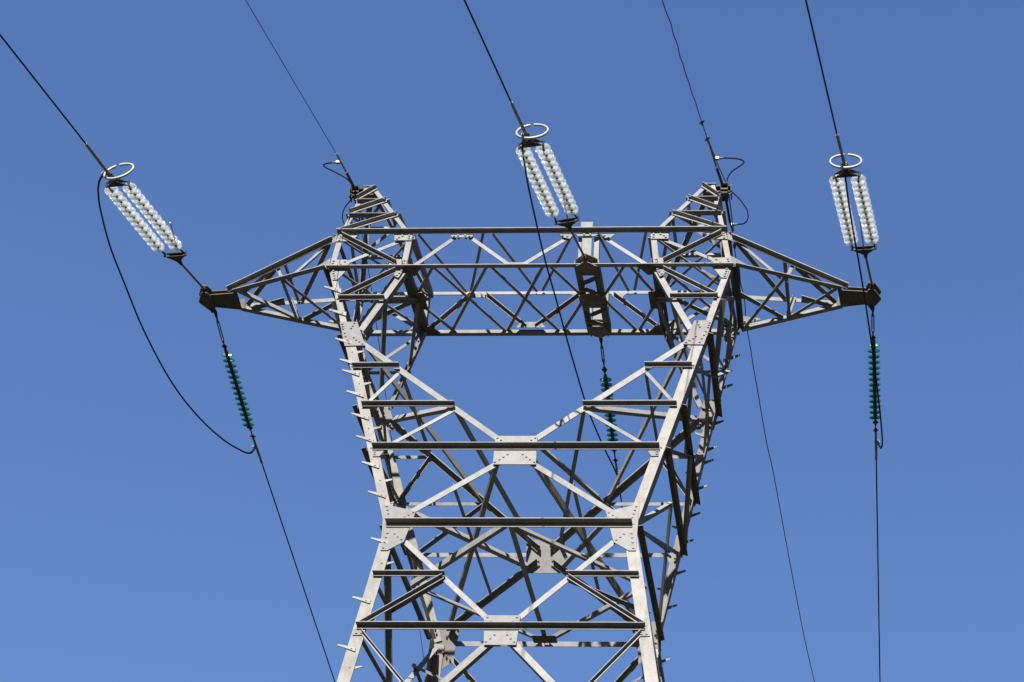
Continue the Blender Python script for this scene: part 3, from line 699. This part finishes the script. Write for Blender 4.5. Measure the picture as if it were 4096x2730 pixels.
# ------------------------------------------------------------------ earth wires
EF = {'l': [(-2.787, -0.148, 1.555), (-2.791, -0.599, 1.446), (-2.815, -0.982, 1.373), (-3.093, -3.917, 0.815)], 'r': [(2.777, -0.199, 1.535), (2.719, -0.644, 1.437), (2.665, -1.127, 1.345), (2.645, -1.227, 1.326), (2.602, -1.567, 1.262), (2.566, -1.819, 1.214), (2.552, -1.967, 1.186), (2.517, -2.163, 1.149), (2.498, -2.355, 1.112), (2.473, -2.497, 1.085), (2.456, -2.684, 1.05), (2.429, -2.845, 1.019), (2.419, -3.049, 0.98), (2.388, -3.228, 0.946), (2.374, -3.425, 0.909), (2.341, -3.598, 0.876), (2.307, -3.831, 0.832)]}
EB = {'l': [(-2.819, -.04, 1.547), (-2.843, .315, 1.444), (-2.883, .85, 1.289), (-3.013, 1.972, .964), (-3.173, 3.161, .619), (-3.342, 4.523, .224), (-3.496, 5.966, -.195), (-3.749, 8.097, -.813)],
      'r': [(2.806, -.004, 1.537), (2.85, .349, 1.434), (2.881, .469, 1.4), (2.898, .677, 1.339), (2.907, .834, 1.294), (2.954, 1.012, 1.242), (2.959, 1.192, 1.19), (3.007, 1.448, 1.115), (3.017, 1.822, 1.007), (3.065, 2.207, .896), (3.089, 2.442, .827), (3.142, 2.844, .711), (3.187, 3.215, .603), (3.259, 3.768, .443), (3.353, 4.297, .289), (3.546, 5.705, -.119), (3.8, 7.465, -.629), (3.988, 8.535, -.94)]}
LF = {'l': [(-2.848, -.793, 1.409), (-2.977, -.706, 1.477), (-3.099, -.62, 1.534), (-3.15, -.533, 1.584), (-3.117, -.446, 1.617), (-3.012, -.36, 1.627), (-2.886, -.273, 1.614), (-2.835, -.187, 1.612), (-2.823, -.1, 1.621)],
      'r': [(2.748, -.807, 1.406), (2.856, -.718, 1.489), (2.994, -.63, 1.557), (3.078, -.542, 1.614), (3.112, -.453, 1.653), (3.046, -.365, 1.675), (2.928, -.277, 1.677), (2.854, -.188, 1.661), (2.829, -.1, 1.643)]}
LB = {'l': [(-2.851, 0, 1.574), (-2.924, .052, 1.55), (-3.015, .105, 1.499), (-3.067, .157, 1.429), (-3.073, .21, 1.377), (-3.058, .262, 1.371), (-3.004, .314, 1.375), (-2.896, .367, 1.43)],
      'r': [(2.91, 0, 1.596), (3.021, .055, 1.528), (3.114, .109, 1.442), (3.138, .164, 1.393), (3.128, .219, 1.363), (3.068, .274, 1.351), (2.987, .328, 1.386), (2.879, .383, 1.424)]}
for key, s in (('l', -1), ('r', 1)):
    side = 'left' if s < 0 else 'right'
    C0 = V((s*2.795, -.05, 1.575))
    root = thing('earth_wire_clamp', 'dark earth wire clamp with two bonding loops outside the %s tower peak' % side, 'clamp', C0, 'clamps on the tower peaks')
    mb = MB()
    mb.box(C0, (.055, 0, 0), (0, .07, -.01), (0, .008, .05)); mb.tube([C0+V((-.1, -.02, -.03)), C0+V((.1, -.02, -.03))], .016, 6); mb.tube([C0+V((-.1, -.02, .05)), C0+V((.1, -.02, .05))], .016, 6)
    for y, z in ((-.09, .03), (.09, -.05), (-.04, -.07)): mb.tube([C0+V((-.05, y, z)), C0+V((.05, y, z))], .026, 6)
    build('clamp_body', mb, HARD, root)
    f = [V(p) for p in EF[key]]; b = [V(p) for p in EB[key]]
    i = 2 if s < 0 else 3
    rodpart(root, 'strain_rod', [f[0], f[0].lerp(f[1], .95)], .022, HARD)
    rodpart(root, 'wire_grip', f[1:i+1], [.015]*(i) if s > 0 else .014, ROD)
    rodpart(root, 'strain_rod', [b[0], b[1]], .020 if s > 0 else .012, HARD)
    if s > 0:
        off = V((.035, 0, .0))
        rodpart(root, 'wire_grip', [f[0]+off*2, f[1]+off, f[3]+off*.3], .008, ROD)
        rodpart(root, 'wire_grip', [b[0]+off*1.5, b[2]+off*.5], .009, ROD)
        rodpart(root, 'wire_grip', b[1:3], .014, ROD)
        for p in (f[3], f[4]):
            mb = MB(); mb.tube([p+V((-.035, .02, .0)), p+V((.035, -.02, 0))], .012, 6); mb.tube([p+V((0, .05, .01)), p-V((0, .05, .01))], .015, 8); build('wire_knot', mb, HARD, root)
        p = b[3]; mb = MB(); mb.tube([p+V((0, -.04, .01)), p, p+V((0, .04, -.01))], [.012, .028, .012], 8); build('wire_knot', mb, HARD, root)
    for L in (LF, LB):
        pts = smooth(L[key], 5)
        lp = rodpart(root, 'bonding_loop', pts, .0085, WIRE, 8)
        e = pts[0] if L is LF else pts[-1]; e2 = pts[4] if L is LF else pts[-5]
        t = rodpart(root, 'loop_terminal', [e, e2], [.018, .011], BRIGHT, 8)
        mb = MB(); mb.box(e, (.028, 0, 0), (0, .016, 0), (0, 0, .015)); build('terminal_lug', mb, BRIGHT, t)
    r = .0050 if s < 0 else .0068
    j = i
    mb = MB(); d = (f[-1]-f[j]).normalized(); e = f[-1]+d*((-48-f[-1].y)/d.y)
    mb.tube(smooth(f[j:], 4)+[f[-1].lerp(e, .3), f[-1].lerp(e, .6), e], r, 8)
    tag(build('earth_wire', mb, WIRE), ('very thin straight wire running up from the left tower peak' if s < 0 else 'thin wavy wire running up from the right tower peak'), 'wire', 'earth wires above the tower')
    mb = MB(); d = (b[-1]-b[-2]).normalized(); e = b[-1]+d*((46-b[-1].y)/d.y)
    mb.tube(smooth(b[1 if s < 0 else 2:], 4)+[b[-1].lerp(e, .3), b[-1].lerp(e, .6), e], .0052 if s < 0 else .0075, 8)
    tag(build('earth_wire', mb, WIRE), ('thin dark wire dropping behind the left tower leg' if s < 0 else 'thin wavy dark wire dropping to the right of the tower into open sky'), 'wire', 'earth wires behind the tower')

# ------------------------------------------------------------------ ground
m, nt, out = nmat('dry_grass')
b = nt.nodes.new('ShaderNodeBsdfPrincipled'); b.inputs['Roughness'].default_value = 1.0
geo = nt.nodes.new('ShaderNodeNewGeometry'); n1 = nt.nodes.new('ShaderNodeTexNoise'); n1.inputs['Scale'].default_value = .35; n1.inputs['Detail'].default_value = 8
nt.links.new(geo.outputs['Position'], n1.inputs['Vector'])
r1 = nt.nodes.new('ShaderNodeValToRGB'); r1.color_ramp.elements[0].color = (.014, .016, .008, 1); r1.color_ramp.elements[1].color = (.035, .032, .018, 1)
nt.links.new(n1.outputs['Fac'], r1.inputs['Fac']); nt.links.new(r1.outputs['Color'], b.inputs['Base Color']); nt.links.new(b.outputs[0], out.inputs['Surface'])
me = bpy.data.meshes.new('ground'); S = 3000
me.from_pydata([(-S, -S, 0), (S, -S, 0), (S, S, 0), (-S, S, 0)], [], [[0, 1, 2, 3]]); me.materials.append(m)
gr = bpy.data.objects.new('ground', me); COL.objects.link(gr); gr.location = (0, 0, GZ*K); gr['kind'] = 'structure'

# added ring of unseen wooded slopes, keeps low sky light off the undersides
mh, nt, out = nmat('added_wooded_slope')
b = nt.nodes.new('ShaderNodeBsdfPrincipled'); b.inputs['Roughness'].default_value = 1.0; b.inputs['Specular IOR Level'].default_value = .05
geo = nt.nodes.new('ShaderNodeNewGeometry'); n1 = nt.nodes.new('ShaderNodeTexNoise'); n1.inputs['Scale'].default_value = .06; n1.inputs['Detail'].default_value = 10
nt.links.new(geo.outputs['Position'], n1.inputs['Vector'])
r1 = nt.nodes.new('ShaderNodeValToRGB'); r1.color_ramp.elements[0].color = (.010, .014, .006, 1); r1.color_ramp.elements[1].color = (.032, .038, .016, 1)
nt.links.new(n1.outputs['Fac'], r1.inputs['Fac']); nt.links.new(r1.outputs['Color'], b.inputs['Base Color']); nt.links.new(b.outputs[0], out.inputs['Surface'])
vs = []; fs = []; NA = 96; RR = [(260, -2), (320, 40), (400, 110), (500, 180), (620, 240), (780, 280), (1100, 210), (1500, -5)]
for rr, hh in RR:
    for k in range(NA):
        a = 2*PI*k/NA
        q = 1+.10*math.sin(3*a+1)+.07*math.sin(7*a+rr*.01)+.04*math.sin(17*a+rr*.03)
        vs.append((rr*math.cos(a)*(1+.05*math.sin(5*a)), rr*math.sin(a)*(1+.05*math.sin(5*a)), hh*q))
for i in range(len(RR)-1):
    for k in range(NA): fs.append([i*NA+k, i*NA+(k+1) % NA, (i+1)*NA+(k+1) % NA, (i+1)*NA+k])
me = bpy.data.meshes.new('added_sky_block_hills'); me.from_pydata(vs, [], fs); me.materials.append(mh)
for p in me.polygons: p.use_smooth = True
hl = bpy.data.objects.new('added_sky_block_hills', me); COL.objects.link(hl); hl.location = (0, 0, GZ*K); hl['kind'] = 'structure'

# ------------------------------------------------------------------ light, sky, camera
SUN_EL, SUN_AZ = math.radians(40.0), math.radians(-3.0)      # azimuth measured from -Y (behind the viewer), negative to the left
to_sun = V((math.sin(SUN_AZ)*math.cos(SUN_EL), -math.cos(SUN_AZ)*math.cos(SUN_EL), math.sin(SUN_EL)))
ld = bpy.data.lights.new('sun', 'SUN'); ld.energy = 5.0; ld.angle = math.radians(.53); ld.color = (1.0, .97, .92)
lo_ = bpy.data.objects.new('sun', ld); COL.objects.link(lo_); lo_.rotation_euler = to_sun.to_track_quat('Z', 'Y').to_euler()
lo_.location = (0, -30, 40)
w = bpy.data.worlds.new('World'); sc.world = w; w.use_nodes = True
nt = w.node_tree; nt.nodes.clear()
wo = nt.nodes.new('ShaderNodeOutputWorld'); bg = nt.nodes.new('ShaderNodeBackground'); sky = nt.nodes.new('ShaderNodeTexSky')
sky.sky_type = 'NISHITA'; sky.sun_disc = False; sky.sun_elevation = SUN_EL; sky.sun_rotation = math.atan2(to_sun.x, to_sun.y)
sky.altitude = 0; sky.air_density = 2.0; sky.dust_density = 0.0; sky.ozone_density = 10.0
bg.inputs['Strength'].default_value = .050
tint = nt.nodes.new('ShaderNodeMix'); tint.data_type = 'RGBA'; tint.blend_type = 'MULTIPLY'; tint.inputs['Factor'].default_value = 1
tint.inputs['B'].default_value = (.83, .785, .97, 1)
nt.links.new(sky.outputs[0], tint.inputs['A']); nt.links.new(tint.outputs['Result'], bg.inputs['Color']); nt.links.new(bg.outputs[0], wo.inputs['Surface'])

cd = bpy.data.cameras.new('camera'); cam = bpy.data.objects.new('camera', cd); COL.objects.link(cam); sc.camera = cam
R_ = V((0.99864313, 0.04315806, 0.02914226)); U_ = V((-0.02911509, -0.00125817, 0.99957527)); F_ = V((-0.0431764, 0.99906746, 0.0))
M = Matrix.Identity(4)
P_ = V((5.48815, -26.11618, -20.52676))*K
for i in range(3): M[i][0] = R_[i]; M[i][1] = U_[i]; M[i][2] = -F_[i]; M[i][3] = P_[i]
cam.matrix_world = M
cd.sensor_width = 36; cd.lens = 6974.51/4096*36
cd.shift_x = (2048-3143.82)/4096; cd.shift_y = (6667.06-1365)/4096
cd.clip_start = .1; cd.clip_end = 20000
sc.view_settings.view_transform = 'Standard'; sc.view_settings.look = 'None'; sc.view_settings.exposure = 1.47; sc.view_settings.gamma = 1
sc.view_settings.use_curve_mapping = False
sc.cycles.max_bounces = 8; sc.cycles.transparent_max_bounces = 64
